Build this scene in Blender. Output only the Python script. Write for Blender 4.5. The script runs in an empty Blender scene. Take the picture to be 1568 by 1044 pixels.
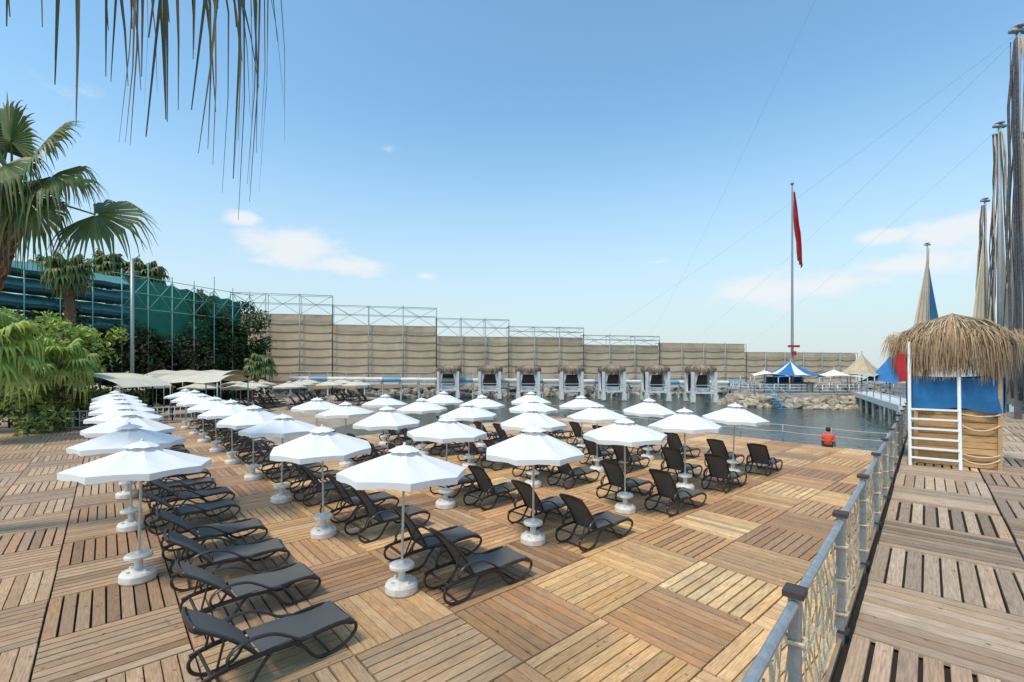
import bpy, math, random
from mathutils import Vector, Matrix, noise
random.seed(7)
R=random.random
def U(a,b): return a+(b-a)*R()
scene=bpy.context.scene
COL=scene.collection

# ------------------------------------------------------------ mesh builder
class MB:
    def __init__(s): s.v=[];s.f=[];s.m=[];s.c=[];s.uv=[]
    def add(s,vs,fs,mat=0,col=(1,1,1),uvs=None):
        o=len(s.v); s.v+= [tuple(p) for p in vs]
        for i,f in enumerate(fs):
            s.f.append(tuple(o+k for k in f)); s.m.append(mat); s.c.append(col)
            s.uv.append(uvs[i] if uvs else None)
    def box(s,c,sx,sy,sz,mat=0,col=(1,1,1),ax=None,ay=None,az=None):
        ax=Vector(ax or (1,0,0));ay=Vector(ay or (0,1,0));az=Vector(az or (0,0,1));c=Vector(c)
        vs=[c+ax*(i*sx/2)+ay*(j*sy/2)+az*(k*sz/2) for i in(-1,1) for j in(-1,1) for k in(-1,1)]
        fs=[(0,1,3,2),(4,6,7,5),(0,4,5,1),(2,3,7,6),(0,2,6,4),(1,5,7,3)]
        s.add(vs,fs,mat,col)
    def tube(s,path,ra,rb=None,n=8,ref=None,mat=0,col=(1,1,1),taper=None,cap=True):
        path=[Vector(p) for p in path]; rb=rb if rb is not None else ra
        vs=[];m=len(path)
        for i,p in enumerate(path):
            t=(path[min(i+1,m-1)]-path[max(i-1,0)])
            if t.length<1e-9: t=Vector((0,0,1))
            t.normalize()
            rf=Vector(ref) if ref else (Vector((0,0,1)) if abs(t.z)<.9 else Vector((1,0,0)))
            sd=rf.cross(t)
            if sd.length<1e-6: sd=Vector((1,0,0))
            sd.normalize(); up=t.cross(sd)
            k=1 if taper is None else 1+(taper-1)*i/(m-1)
            for j in range(n):
                a=2*math.pi*j/n
                vs.append(p+up*(math.cos(a)*ra*k)+sd*(math.sin(a)*rb*k))
        fs=[]
        for i in range(m-1):
            for j in range(n):
                fs.append((i*n+j,i*n+(j+1)%n,(i+1)*n+(j+1)%n,(i+1)*n+j))
        if cap: fs.append(tuple(range(n))[::-1]); fs.append(tuple((m-1)*n+j for j in range(n)))
        s.add(vs,fs,mat,col)
    def lathe(s,prof,c=(0,0,0),n=24,mat=0,col=(1,1,1)):
        vs=[];m=len(prof)
        for r,z in prof:
            for j in range(n):
                a=2*math.pi*j/n; vs.append((c[0]+r*math.cos(a),c[1]+r*math.sin(a),c[2]+z))
        fs=[(i*n+j,i*n+(j+1)%n,(i+1)*n+(j+1)%n,(i+1)*n+j) for i in range(m-1) for j in range(n)]
        s.add(vs,fs,mat,col)
    def mesh(s,name,mats,smooth=False):
        me=bpy.data.meshes.new(name); me.from_pydata(s.v,[],s.f)
        for m in mats: me.materials.append(m)
        me.polygons.foreach_set('material_index',s.m)
        me.polygons.foreach_set('use_smooth',[smooth]*len(s.f))
        ca=me.color_attributes.new('Col','FLOAT_COLOR','CORNER'); cc=[]
        for f,c in zip(s.f,s.c): cc+= [c[0],c[1],c[2],1.0]*len(f)
        ca.data.foreach_set('color',cc)
        if any(u is not None for u in s.uv):
            ul=me.uv_layers.new(name='UVMap'); uu=[]
            for f,u in zip(s.f,s.uv):
                if u is None: uu+=[0,0]*len(f)
                else:
                    for q in u: uu+=[q[0],q[1]]
            ul.data.foreach_set('uv',uu)
        me.update(); return me
    def obj(s,name,mats,smooth=False,loc=(0,0,0),parent=None,auto=None):
        me=s.mesh(name,mats,smooth); return place(me,name,loc,0,parent,auto)
def place(me,name,loc=(0,0,0),rz=0,parent=None,auto=None,scale=None):
    o=bpy.data.objects.new(name,me); o.location=loc; o.rotation_euler=(0,0,rz)
    if scale: o.scale=scale
    COL.objects.link(o)
    if parent: o.parent=parent
    if auto:
        md=o.modifiers.new('es','EDGE_SPLIT'); md.split_angle=math.radians(auto)
    return o
def empty(name,loc=(0,0,0)):
    o=bpy.data.objects.new(name,None); o.location=loc; COL.objects.link(o); return o
def cr(pts,sub=5):
    P=[Vector(p) for p in pts]; P=[P[0]*2-P[1]]+P+[P[-1]*2-P[-2]]; out=[]
    for i in range(1,len(P)-2):
        for k in range(sub):
            t=k/sub; a,b,c,d=P[i-1],P[i],P[i+1],P[i+2]
            out.append(.5*((2*b)+(c-a)*t+(2*a-5*b+4*c-d)*t*t+(-a+3*b-3*c+d)*t**3))
    out.append(P[-2]); return out

# ------------------------------------------------------------ materials
def mat(name,col=(.5,.5,.5),rough=.6,metal=0,attr=False,nscale=0,namp=.25,bump=0,bscale=30,spec=.5,transl=0,stretch=None,uv=False):
    m=bpy.data.materials.new(name); m.use_nodes=True; nt=m.node_tree; N=nt.nodes; L=nt.links
    bs=N['Principled BSDF']; bs.inputs['Roughness'].default_value=rough; bs.inputs['Metallic'].default_value=metal
    bs.inputs['Specular IOR Level'].default_value=spec
    tc=N.new('ShaderNodeTexCoord'); vec=tc.outputs['UV' if uv else 'Object']
    if stretch:
        mp=N.new('ShaderNodeMapping'); mp.inputs['Scale'].default_value=stretch; L.new(vec,mp.inputs[0]); vec=mp.outputs[0]
    if attr:
        at=N.new('ShaderNodeAttribute'); at.attribute_name='Col'; c=at.outputs['Color']
        mul=N.new('ShaderNodeMix'); mul.data_type='RGBA'; mul.blend_type='MULTIPLY'; mul.inputs[0].default_value=1
        L.new(c,mul.inputs[6]); mul.inputs[7].default_value=(*col,1); c=mul.outputs[2]
    else:
        rg=N.new('ShaderNodeRGB'); rg.outputs[0].default_value=(*col,1); c=rg.outputs[0]
    if nscale:
        ns=N.new('ShaderNodeTexNoise'); ns.inputs['Scale'].default_value=nscale; ns.inputs['Detail'].default_value=4; ns.inputs['Roughness'].default_value=.65
        L.new(vec,ns.inputs['Vector'])
        mr=N.new('ShaderNodeMapRange'); mr.inputs[1].default_value=.3; mr.inputs[2].default_value=.7; mr.inputs[3].default_value=1-namp; mr.inputs[4].default_value=1+namp*.6
        L.new(ns.outputs['Fac'],mr.inputs[0])
        vm=N.new('ShaderNodeVectorMath'); vm.operation='SCALE'; L.new(c,vm.inputs[0]); L.new(mr.outputs[0],vm.inputs['Scale']); c=vm.outputs[0]
    L.new(c,bs.inputs['Base Color'])
    if bump:
        nb=N.new('ShaderNodeTexNoise'); nb.inputs['Scale'].default_value=bscale; nb.inputs['Detail'].default_value=3; L.new(vec,nb.inputs['Vector'])
        bp=N.new('ShaderNodeBump'); bp.inputs['Strength'].default_value=bump; bp.inputs['Distance'].default_value=.02
        L.new(nb.outputs['Fac'],bp.inputs['Height']); L.new(bp.outputs[0],bs.inputs['Normal'])
    if transl:
        out=N['Material Output']; tr=N.new('ShaderNodeBsdfTranslucent'); L.new(c,tr.inputs['Color'])
        mx=N.new('ShaderNodeMixShader'); mx.inputs[0].default_value=transl
        L.new(bs.outputs[0],mx.inputs[1]); L.new(tr.outputs[0],mx.inputs[2]); L.new(mx.outputs[0],out.inputs['Surface'])
    return m

def wood_mat(name,weather):
    m=mat(name,(1,1,1),.6,attr=True,nscale=3.0,namp=.45,stretch=(1.3,17,1),uv=True,bump=.25,bscale=8,spec=.25)
    nt=m.node_tree;N=nt.nodes;L=nt.links; bs=N['Principled BSDF']
    src=bs.inputs['Base Color'].links[0].from_socket
    tc=N.new('ShaderNodeTexCoord')
    n2=N.new('ShaderNodeTexNoise'); n2.inputs['Scale'].default_value=.9; n2.inputs['Detail'].default_value=5; n2.inputs['Roughness'].default_value=.75
    L.new(tc.outputs['Object'],n2.inputs['Vector'])
    mr=N.new('ShaderNodeMapRange'); mr.inputs[1].default_value=.42; mr.inputs[2].default_value=.72; mr.inputs[3].default_value=0; mr.inputs[4].default_value=weather
    L.new(n2.outputs['Fac'],mr.inputs[0])
    mx=N.new('ShaderNodeMix'); mx.data_type='RGBA'; mx.inputs[7].default_value=(.34,.225,.15,1)
    L.new(mr.outputs[0],mx.inputs[0]); L.new(src,mx.inputs[6])
    vo=N.new('ShaderNodeTexVoronoi'); vo.inputs['Scale'].default_value=4.5; L.new(tc.outputs['Object'],vo.inputs['Vector'])
    m2=N.new('ShaderNodeMapRange'); m2.inputs[1].default_value=.03; m2.inputs[2].default_value=.13; m2.inputs[3].default_value=.35; m2.inputs[4].default_value=1
    L.new(vo.outputs['Distance'],m2.inputs[0])
    vm=N.new('ShaderNodeVectorMath'); vm.operation='SCALE'; L.new(mx.outputs[2],vm.inputs[0]); L.new(m2.outputs[0],vm.inputs['Scale'])
    L.new(vm.outputs[0],bs.inputs['Base Color'])
    return m
M_deck=wood_mat('deck_wood',.6); M_walk=wood_mat('walkway_wood',.5)
M_dark=mat('substructure_dark',(.03,.022,.016),.9)
M_canvas=mat('white_canvas',(.82,.81,.80),.85,nscale=2,namp=.06,transl=.10,bump=.15,bscale=6)
M_beige=mat('beige_canvas',(.62,.55,.43),.9,nscale=1.5,namp=.15)
M_pole=mat('pole_paint',(.62,.56,.46),.4,nscale=8,namp=.1)
M_base=mat('white_plastic',(.76,.72,.66),.5,nscale=7,namp=.25)
M_frame=mat('lounger_frame_plastic',(.036,.027,.022),.36,nscale=12,namp=.2)
M_sling=mat('lounger_sling',(.11,.107,.10),.75,nscale=260,namp=.25,bump=.3,bscale=400)
M_steel=mat('galvanised_steel',(.36,.38,.39),.42,metal=.4,nscale=15,namp=.25)
M_cap=mat('rusty_cap',(.06,.04,.035),.6,nscale=20)
M_rope=mat('rope',(.68,.54,.36),.95,nscale=60,namp=.3)
M_leaf=mat('leaves',(1,1,1),.55,attr=True,transl=.3,nscale=.8,namp=.35)
M_palm=mat('palm_leaf',(1,1,1),.45,attr=True,transl=.25,nscale=3,namp=.25)
M_bark=mat('palm_bark',(1,1,1),.95,attr=True,nscale=9,namp=.5,bump=.8,bscale=20)
M_fab=mat('tan_fabric',(1,1,1),.9,attr=True,nscale=.35,namp=.2)
M_truss=mat('truss_paint',(.30,.33,.35),.5,nscale=3,namp=.15)
M_teal=mat('teal_net',(1,1,1),.8,attr=True,nscale=1.2,namp=.25)
M_white=mat('white_paint',(.66,.66,.64),.5,nscale=2.5,namp=.2)
M_blue=mat('blue_tarp',(.012,.14,.34),.5,nscale=3,namp=.25,bump=1,bscale=3)
M_straw=mat('straw',(1,1,1),.9,attr=True)
M_plank=mat('hut_planks',(1,1,1),.6,attr=True,nscale=5,namp=.3,stretch=(1,1,9))
M_rock=mat('rock',(1,1,1),.9,attr=True,nscale=3,namp=.4,bump=.6,bscale=5)
M_red=mat('red_cloth',(.45,.02,.025),.7,nscale=3,namp=.2)
M_net=mat('dark_net',(.10,.10,.11),.9,nscale=9,namp=.5)
M_sand=mat('sand',(.40,.31,.22),.95,nscale=.6,namp=.25)
M_land=mat('land_concrete',(.36,.32,.27),.9,nscale=.8,namp=.25)
M_orange=mat('orange_cloth',(.75,.07,.03),.7,nscale=9,namp=.2)
M_wire=mat('wire',(.35,.42,.5),.6)
M_plankd=mat('dark_timber',(.12,.09,.07),.8,nscale=4,namp=.3)

M_water=bpy.data.materials.new('sea_water'); M_water.use_nodes=True
nt=M_water.node_tree;N=nt.nodes;L=nt.links;bs=N['Principled BSDF']
bs.inputs['Base Color'].default_value=(.05,.075,.07,1); bs.inputs['Roughness'].default_value=.1; bs.inputs['IOR'].default_value=1.33
tc=N.new('ShaderNodeTexCoord')
n1=N.new('ShaderNodeTexNoise'); n1.inputs['Scale'].default_value=1.6; n1.inputs['Detail'].default_value=5
n2=N.new('ShaderNodeTexNoise'); n2.inputs['Scale'].default_value=.3; n2.inputs['Detail'].default_value=3
L.new(tc.outputs['Object'],n1.inputs['Vector']);L.new(tc.outputs['Object'],n2.inputs['Vector'])
ad=N.new('ShaderNodeMath');ad.operation='MULTIPLY_ADD';ad.inputs[1].default_value=2.0;L.new(n2.outputs['Fac'],ad.inputs[0]);L.new(n1.outputs['Fac'],ad.inputs[2])
bp=N.new('ShaderNodeBump');bp.inputs['Strength'].default_value=.5;bp.inputs['Distance'].default_value=.2
L.new(ad.outputs[0],bp.inputs['Height']);L.new(bp.outputs[0],bs.inputs['Normal'])

# ------------------------------------------------------------ frames
P1=Vector((-1.83,7.43,0)); A=Vector((.7507,.6607,0)); B=Vector((-.6607,.7507,0)); Zv=Vector((0,0,1))
def G(a,b,z=0): return P1+A*a+B*b+Vector((0,0,z))
W=Vector((.669,.743,0)); Nn=Vector((.743,-.669,0)); W0=Vector((-.77,0,0)); HW=1.2
def K(w,n,z=0): return W0+W*w+Nn*n+Vector((0,0,z))

# ------------------------------------------------------------ boards
def board(b,c,ln,wd,dl,dw,th,col):
    c=Vector(c); vs=[]
    e=.004
    for k,(ee) in ((0,0),(1,e)):
        for i,j in((-1,-1),(1,-1),(1,1),(-1,1)):
            vs.append(c+dl*(i*(ln/2-ee))+dw*(j*(wd/2-ee))+Zv*(-th if k==0 else 0))
    ou,ov=U(0,50),U(0,50)
    top=[(ou,ov),(ou+ln,ov),(ou+ln,ov+wd),(ou,ov+wd)]
    fs=[(4,5,6,7),(0,1,5,4),(1,2,6,5),(2,3,7,6),(3,0,4,7)]
    b.add(vs,fs,0,col,[top]+[[(ou,ov),(ou+ln,ov),(ou+ln,ov+.04),(ou,ov+.04)]]*4)
def tiles(b,org,da,db,T,na,nb,nb_boards,gap,tone,z,keep=None,th=.035,var=.17):
    for p in range(na[0],na[1]):
        for q in range(nb[0],nb[1]):
            ca,cb=(p+.5)*T,(q+.5)*T
            if keep and not keep(ca,cb): continue
            par=(p+q)%2; base=tone(ca,cb)
            w=T/nb_boards
            zt=U(-.003,.003); gp=gap*random.choice((.55,.8,1,1.3))
            for k in range(nb_boards):
                off=(k+.5)*w-T/2
                j=U(1-var,1+var); g=U(.86,1.14)
                if R()<.09: j*=.7
                col=(base[0]*j,base[1]*j*g**.5,base[2]*j*g)
                if par: c=org+da*ca+db*(cb+off); dl,dw=da,db
                else: c=org+da*(ca+off)+db*cb; dl,dw=db,da
                c=c+Zv*(z+zt+U(-.002,.002)); an=U(-.004,.004)
                d2=dl+dw*an; d3=dw-dl*an
                board(b,c,T-gap*1.3-U(0,.008),w-gp*U(.8,1.25),d2,d3,th,col)
def tone_deck(a,b):
    pal=[(.72,.42,.185),(.60,.33,.15),(.50,.27,.125),(.84,.55,.27),(.66,.38,.175),(.42,.24,.125),(.56,.345,.18),(.76,.47,.22)]
    c=random.choice(pal)
    if a<0.5:
        t=min(1,(0.5-a)/4)*.75
        g=random.choice([(.44,.295,.19),(.36,.235,.15),(.50,.335,.215),(.31,.20,.13)])
        c=tuple(c[i]*(1-t)+g[i]*t for i in range(3))
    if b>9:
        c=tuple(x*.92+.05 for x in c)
    return c
T=1.5
b=MB()
tiles(b,P1+A*.3+B*.35,A,B,T,(-7,14),(-6,20),9,.016,tone_deck,0,keep=lambda a,bb:(bb<17 or a<2))
deck=b.obj('wooden_deck',[M_deck])
b=MB()
def quadc(pts,z0,z1,mat=0):
    n=len(pts); vs=[(p[0],p[1],z1) for p in pts]+[(p[0],p[1],z0) for p in pts]
    fs=[tuple(range(n))]+[(i,i+n,(i+1)%n+n,(i+1)%n) for i in range(n)]
    b.add(vs,fs,mat)
aL,aM,aR,b0,b1,b2=-7*T+.3,1*T+.3+T*0,14*T+.3,-6*T+.35,11*T+.35,20*T+.35
quadc([G(aL,b0),G(aR,b0),G(aR,b1),G(aL,b1)],-.35,-.05)
quadc([G(aL,b1+.01),G(aM,b1+.01),G(aM,b2),G(aL,b2)],-.35,-.05)
o=b.obj('substructure',[M_dark]); o.parent=deck
b=MB()
for t in range(0,18):
    for (a_,b_) in ((aR-.3,b0+1.5*t),):
        if b_<b1: b.tube([G(a_,b_,-.35),G(a_,b_,-1.6)],.12,n=8)
o=b.obj('piles',[M_cap],True); o.parent=deck
b=MB()
bb=b0
while bb<b1:
    b.tube([G(aR-.12,bb,-.03),G(aR-.12,bb,.85)],.022,n=6); bb+=2.0
for h in(.83,.5): b.tube([G(aR-.12,b0+i*.5,h-.03*math.sin(math.pi*((i*.5)%2)/2)) for i in range(int((b1-b0)/.5)+1)],.012,n=5,mat=1)
b.obj('rope_railing',[M_steel,M_rope],True)
b=MB()
for i in range(26):
    p=G(-6.8+i*.3,b2-.2); b.tube([p,p+Zv*1.05],.025 if i%6 else .04,n=5)
for h in(.12,.6,1.05): b.tube([G(-6.8,b2-.2,h),G(.7,b2-.2,h)],.03,n=6)
b.obj('white_metal_railing',[M_white],True)
# striped benches at the far left edge
for (a_,b_) in ((-7.35,17.2),(-7.35,19.4)):
    b=MB(); o_=G(a_,b_)
    for k in range(9):
        b.box(o_+A*(-.32+k*.08)+Zv*.42,.066,1.5,.03,k%2,(1,1,1),A,B,Zv)
    for k in range(6):
        b.box(o_-A*(.37+.03*k)+Zv*(.47+.085*k),.03,1.5,.07,k%2,(1,1,1),A,B,Zv)
    for s in(-.65,.65):
        b.box(o_+B*s+Zv*.385,.68,.05,.035,1,(1,1,1),A,B,Zv)
        for x in(-.3,.3): b.box(o_+B*s+A*x+Zv*.185,.05,.05,.36,1,(1,1,1),A,B,Zv)
        b.tube([o_+B*s-A*.36+Zv*.37,o_+B*s-A*.58+Zv*.95],.02,n=6,mat=1)
    b.obj('striped_bench',[M_white,M_frame])

# ------------------------------------------------------------ walkway
def tone_walk(a,b): return random.choice([(.52,.37,.255),(.45,.315,.215),(.57,.42,.29),(.39,.275,.19),(.50,.35,.235)])
b=MB()
tiles(b,K(0,.06),W,Nn,1.42,(-3,26),(0,3),9,.022,tone_walk,HW,var=.26)
walk=b.obj('boardwalk',[M_walk])
b=MB()
wl0,wl1=-3*1.42,26*1.42
pts=[K(wl0,.02),K(wl0,4.34),K(wl1,4.34),K(wl1,.02)]
quadc([pts[0],pts[3],pts[2],pts[1]][::-1],HW-.25,HW-.06)
for i in range(14):
    for n in(.2,4.1): b.tube([K(wl0+.5+i*2.9,n,HW-.25),K(wl0+.5+i*2.9,n,-1.5)],.12,n=8)
o=b.obj('frame',[M_dark]); o.parent=walk
b=MB(); b.box(K((wl0+wl1)/2,-.005,HW-.12),wl1-wl0,.03,.22,0,(.50,.33,.2),W,Nn,Zv)
o=b.obj('fascia_board',[M_plank]); o.parent=walk

# ------------------------------------------------------------ net fence
b=MB()
w=-.22
w00=w
posts=[]
while w<34: posts.append(w); w+=1.93
fh=1.07; NO=-.005
def lean(w): return .02*math.sin(w*1.7)
for w in posts:
    l=lean(w)
    b.box(K(w,NO,HW+fh/2-.1),.075,.06,fh+.2,0,(1,1,1),W,Nn,Zv+Nn*l*.3)
    b.box(K(w,NO+l*.1,HW+fh+.015),.13,.11,.035,1,(1,1,1),W,Nn,Zv)
    b.box(K(w,NO,HW+.05),.14,.12,.012,1,(1,1,1),W,Nn,Zv)
    for h in(.2,.5,.8):
        b.tube([K(w-.05,NO-.04,HW+h),K(w-.05,NO+.05,HW+h+.01),K(w+.05,NO+.05,HW+h),K(w+.05,NO-.04,HW+h+.01),K(w-.05,NO-.04,HW+h+.02)],.012,n=5,mat=2)
for i in range(len(posts)-1):
    a0,a1=posts[i],posts[i+1]
    b.tube([K(a0+.03,NO,HW+fh-.05),K(a1-.03,NO,HW+fh-.05)],.028,n=10)
    for h in(.93,.5,.06):
        sag=.035 if h<.9 else .02
        b.tube([K(a0+(a1-a0)*t/8,NO-.03,HW+h-sag*4*(t/8)*(1-t/8)) for t in range(9)],.012 if h!=.5 else .009,n=5,mat=2)
step=.20; w=w00
def nz(w,h): return NO-.03+.05*noise.noise(Vector((w*1.6,h*3,0)))
while w<30:
    for sgn in(1,-1):
        path=[]
        for k in range(9):
            h=.06+.87*k/8; ww=w+sgn*(.40*k/8)+.035*noise.noise(Vector((w*3,h*5,sgn)))
            path.append(K(ww,nz(ww,h),HW+h-.04*math.sin(math.pi*(((ww-w00)%1.93)/1.93))))
        b.tube(path,.0075,n=4,mat=2,cap=False)
    w+=step
b.obj('rope_net_fence',[M_steel,M_cap,M_rope],True,auto=35)

b=MB()
for i in range(20):
    w=i*1.93; b.box(K(w,4.25,HW+.55),.07,.07,1.1,0,(1,1,1),W,Nn,Zv); b.box(K(w,4.25,HW+1.11),.11,.11,.02,1,(1,1,1),W,Nn,Zv)
for h in(1.05,.75,.45,.15): b.tube([K(0,4.25,HW+h),K(36,4.25,HW+h)],.022,n=6,mat=0)
b.obj('metal_railing',[M_steel,M_cap])

# ------------------------------------------------------------ umbrellas
def umbrella_mesh(name,canv,Rr=1.04,zt=2.34,zr=1.90,n=8):
    b=MB()
    sub=4; seg=n*sub; prof=[.12,.3,.5,.7,.85,1.0]
    vs=[]
    def rr(j):
        th=2*math.pi*(j%sub)/seg; return math.cos(math.pi/n)/math.cos(th-math.pi/n)
    for t in prof:
        for j in range(seg):
            a=2*math.pi*j/seg; ph=(j%sub)/sub
            s_=math.sin(math.pi*ph)
            r=Rr*t*rr(j)
            z=(zt-.05)-(zt-.05-zr)*(t**1.05)
            z-= .035*s_*t*(1-t)*3
            z+= .012*s_*(t**4)
            vs.append((r*math.cos(a),r*math.sin(a),z))
    for j in range(seg):
        a=2*math.pi*j/seg; ph=(j%sub)/sub; s_=math.sin(math.pi*ph)
        r=Rr*rr(j)-.004
        vs.append((r*math.cos(a),r*math.sin(a),zr+.012*s_-.10+.012*math.sin(math.pi*2*ph+a)))
    fs=[]
    for i in range(len(prof)):
        for j in range(seg):
            fs.append((i*seg+j,i*seg+(j+1)%seg,(i+1)*seg+(j+1)%seg,(i+1)*seg+j)[::-1])
    b.add(vs,fs,0)
    vs=[(0,0,zt+.02)]
    for r,z in((.12,zt-.025),(.25,zt-.085)):
        for j in range(16):
            a=2*math.pi*j/16; vs.append((r*math.cos(a),r*math.sin(a),z+(.012 if j%2 else 0)))
    fs=[(0,1+j,1+(j+1)%16) for j in range(16)]+[(1+j,17+j,17+(j+1)%16,1+(j+1)%16) for j in range(16)]
    b.add(vs,fs,0)
    b.lathe([(0,zt+.06),(.02,zt+.05),(.025,zt+.02),(.015,zt)],n=8,mat=0)
    for k in range(n):
        a=2*math.pi*k/n; d=Vector((math.cos(a),math.sin(a),0))
        b.tube([Vector((0,0,zt-.09)),d*(Rr*.98)+Vector((0,0,zr-.012))],.009,n=4,mat=1)
        b.tube([Vector((0,0,zt-.55)),d*(Rr*.5)+Vector((0,0,(zt+zr)/2-.06))],.007,n=4,mat=1)
    b.tube([(0,0,.1),(0,0,zt)],.021,n=10,mat=1)
    b.lathe([(.02,zt-.60),(.04,zt-.60),(.04,zt-.5),(.02,zt-.5)],n=10,mat=2)
    b.lathe([(0,0),(.245,0),(.26,.025),(.26,.12),(.235,.16),(.12,.185),(.075,.2),(.06,.25),(.06,.36),(.08,.375),(.185,.38),(.20,.39),(.20,.425),(.18,.445),(.06,.455),(.045,.49),(.022,.50)],n=28,mat=2)
    for k in range(4):
        a=k*math.pi/2+.5; b.lathe([(0,.20),(.03,.20),(.03,.175),(.035,.165)],c=(.17*math.cos(a),.17*math.sin(a),0),n=8,mat=2)
    return b.mesh(name,[canv,M_pole,M_base],True)
um=[umbrella_mesh('patio_umbrella_mesh',M_canvas),umbrella_mesh('patio_umbrella_mesh_b',M_canvas,1.05,2.38,1.88),umbrella_mesh('patio_umbrella_mesh_c',M_canvas,1.03,2.33,1.93)]
umb=umbrella_mesh('beige_umbrella_mesh',M_beige,1.25,2.5,2.0)
SA,SB=3.10,3.29
cells=[(-1,j) for j in range(1,9)]+[(0,j) for j in range(0,9)]+[(i,j) for i in(1,2,3) for j in range(0,5)]+[(4,j) for j in range(0,4)]
for (i,j) in cells:
    p=G(i*SA+U(-.05,.05),j*SB+U(-.05,.05))
    o=place(random.choice(um),'patio_umbrella',p,U(0,6.28),auto=24)
    o.rotation_euler=(U(-.03,.03),U(-.03,.03),U(0,.8))

# ------------------------------------------------------------ loungers
def lounger_mesh(name,th):
    b=MB(); hw=.32; Y=(0,1,0)
    th=math.radians(th); cx,cz=.76,.355
    def bk(s_,off=0):
        q=off+.03*math.sin(s_*4.2)
        return (cx-math.cos(th)*s_+math.sin(th)*q, cz+math.sin(th)*s_+math.cos(th)*q)
    for sy in(-1,1):
        y=sy*hw
        def c3(pts,sub=6,yy=None): return cr([(p[0],y if yy is None else yy,p[1]) for p in pts],sub)
        b.tube(c3([(.2,.29),(.4,.33),(.8,.345),(1.2,.325),(1.55,.345),(1.8,.34),(1.93,.29)]),.026,.03,8,Y)
        b.tube(c3([(1.86,.32),(1.965,.27),(1.97,.18),(1.87,.09),(1.70,.03),(1.52,.02),(1.40,.09),(1.30,.22),(1.18,.315)]),.024,.022,8,Y)
        b.tube(c3([(.92,.34),(.80,.22),(.68,.07),(.52,.02),(.34,.03),(.22,.11),(.20,.23),(.30,.31)]),.024,.022,8,Y)
        b.tube(c3([(.46,.34),(.44,.45),(.53,.545),(.72,.575),(.92,.545),(1.08,.46),(1.22,.37),(1.38,.335)],yy=y+sy*.035),.034,.017,8,Y)
        pp=[bk(s_) for s_ in(0,.15,.3,.45,.6,.72,.80)]
        b.tube(cr([(p[0],y*.93,p[1]) for p in pp],4),.024,.02,8,Y)
        q=bk(.45); b.tube([(q[0],y*.85,q[1]),(.35,y*.85,.33)],.014,.014,6,Y)
    for x,z,r in((1.93,.30,.028),(1.62,.03,.016),(.44,.03,.016),(.30,.30,.02),(1.25,.30,.018),(.76,.335,.022)):
        b.tube([(x,-hw,z),(x,hw,z)],r,n=8)
    q=bk(.81); q2=bk(.84)
    b.tube(cr([(bk(.78)[0],-hw*.93,bk(.78)[1]),(q[0],-hw*.8,q[1]),(q2[0],0,q2[1]),(q[0],hw*.8,q[1]),(bk(.78)[0],hw*.93,bk(.78)[1])],5),.035,.022,8,(0,0,1))
    def sheet(pts,dip,w_):
        vs=[];n=6;m=len(pts)
        for (x,z,nx,nz_) in pts:
            for k in range(n+1):
                u=k/n*2-1; d=dip*(1-u*u); vs.append((x-nx*d,u*w_,z-nz_*d))
        nv=len(vs); vs+=[(v[0]-pts[i//(n+1)][2]*.012,v[1],v[2]-pts[i//(n+1)][3]*.012) for i,v in enumerate(vs)]
        fs=[]
        for i in range(m-1):
            for k in range(n):
                a=i*(n+1)+k; fs.append((a,a+n+1,a+n+2,a+1)); fs.append((nv+a,nv+a+1,nv+a+n+2,nv+a+n+1))
        for i in range(m-1):
            for k in(0,n):
                a=i*(n+1)+k; fs.append((a,a+n+1,nv+a+n+1,nv+a))
        b.add(vs,fs,1)
    sheet([(.80+1.10*t/8,.368-.018*math.sin(t/8*math.pi)+.02*math.sin(t/8*6.28),0,1) for t in range(9)],.02,hw-.012)
    sheet([(*bk(.02+.76*t/7,.022),math.sin(th),math.cos(th)) for t in range(8)],.02,hw*.93-.01)
    me=b.mesh(name,[M_frame,M_sling],True)
    return me
LM=[lounger_mesh('lounger_mesh_%d'%t,t) for t in(54,58,40,48)]
angA=math.atan2(A.y,A.x)
lcells=[(-1,0)]+cells
for (i,j) in lcells:
    for off in(-.66,.86):
        me=LM[2] if i==-1 else LM[0 if R()<.6 else (1 if R()<.7 else 3)]
        p=G(i*SA+1.05-.93+U(-.08,.08),j*SB+off+U(-.07,.07),.0)
        place(me,'sun_lounger',p,angA+U(-.08,.08),auto=40,scale=(.96,.98,1))

for (x,y) in [(-33,36),(-29.5,35),(-26,38),(-22.5,38),(-27.5,41.5),(-23.5,42.5),(-20,41),(-31,41),(-25.5,46),(-21.5,46.5),(-18,46),(-28,47),(-19,51),(-23,51.5),(-15.5,45)]:
    o=place(umb,'beige_umbrella',(x+U(-.4,.4),y+U(-.4,.4),.0),U(0,1),auto=28,scale=(1.15,1.15,.95))
    place(LM[0],'sun_lounger',(x+.3,y-.7,0),angA+U(-.1,.1)); place(LM[1],'sun_lounger',(x+.3,y+.7,0),angA)

# ------------------------------------------------------------ ground/water
b=MB(); S=6000
b.add([(-S,-S,-.6),(S,-S,-.6),(S,S,-.6),(-S,S,-.6)],[(0,1,2,3)]); b.obj('sea_water',[M_water])
b=MB()
pts=[(-90,-20),(-7.5,-20),(-8,2),(-11,18),(-14,30),(-12,40),(-12,50),(-16,57),(-24,62),(-30,70),(-90,90)]
n=len(pts); vs=[(x,y,-.12) for x,y in pts]+[(x+2.5,y-.5,-1.2) for x,y in pts]
b.add(vs,[tuple(range(n))]+[(i,i+n,(i+1)%n+n,(i+1)%n) for i in range(n)]); b.obj('beach_ground',[M_sand])

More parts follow.
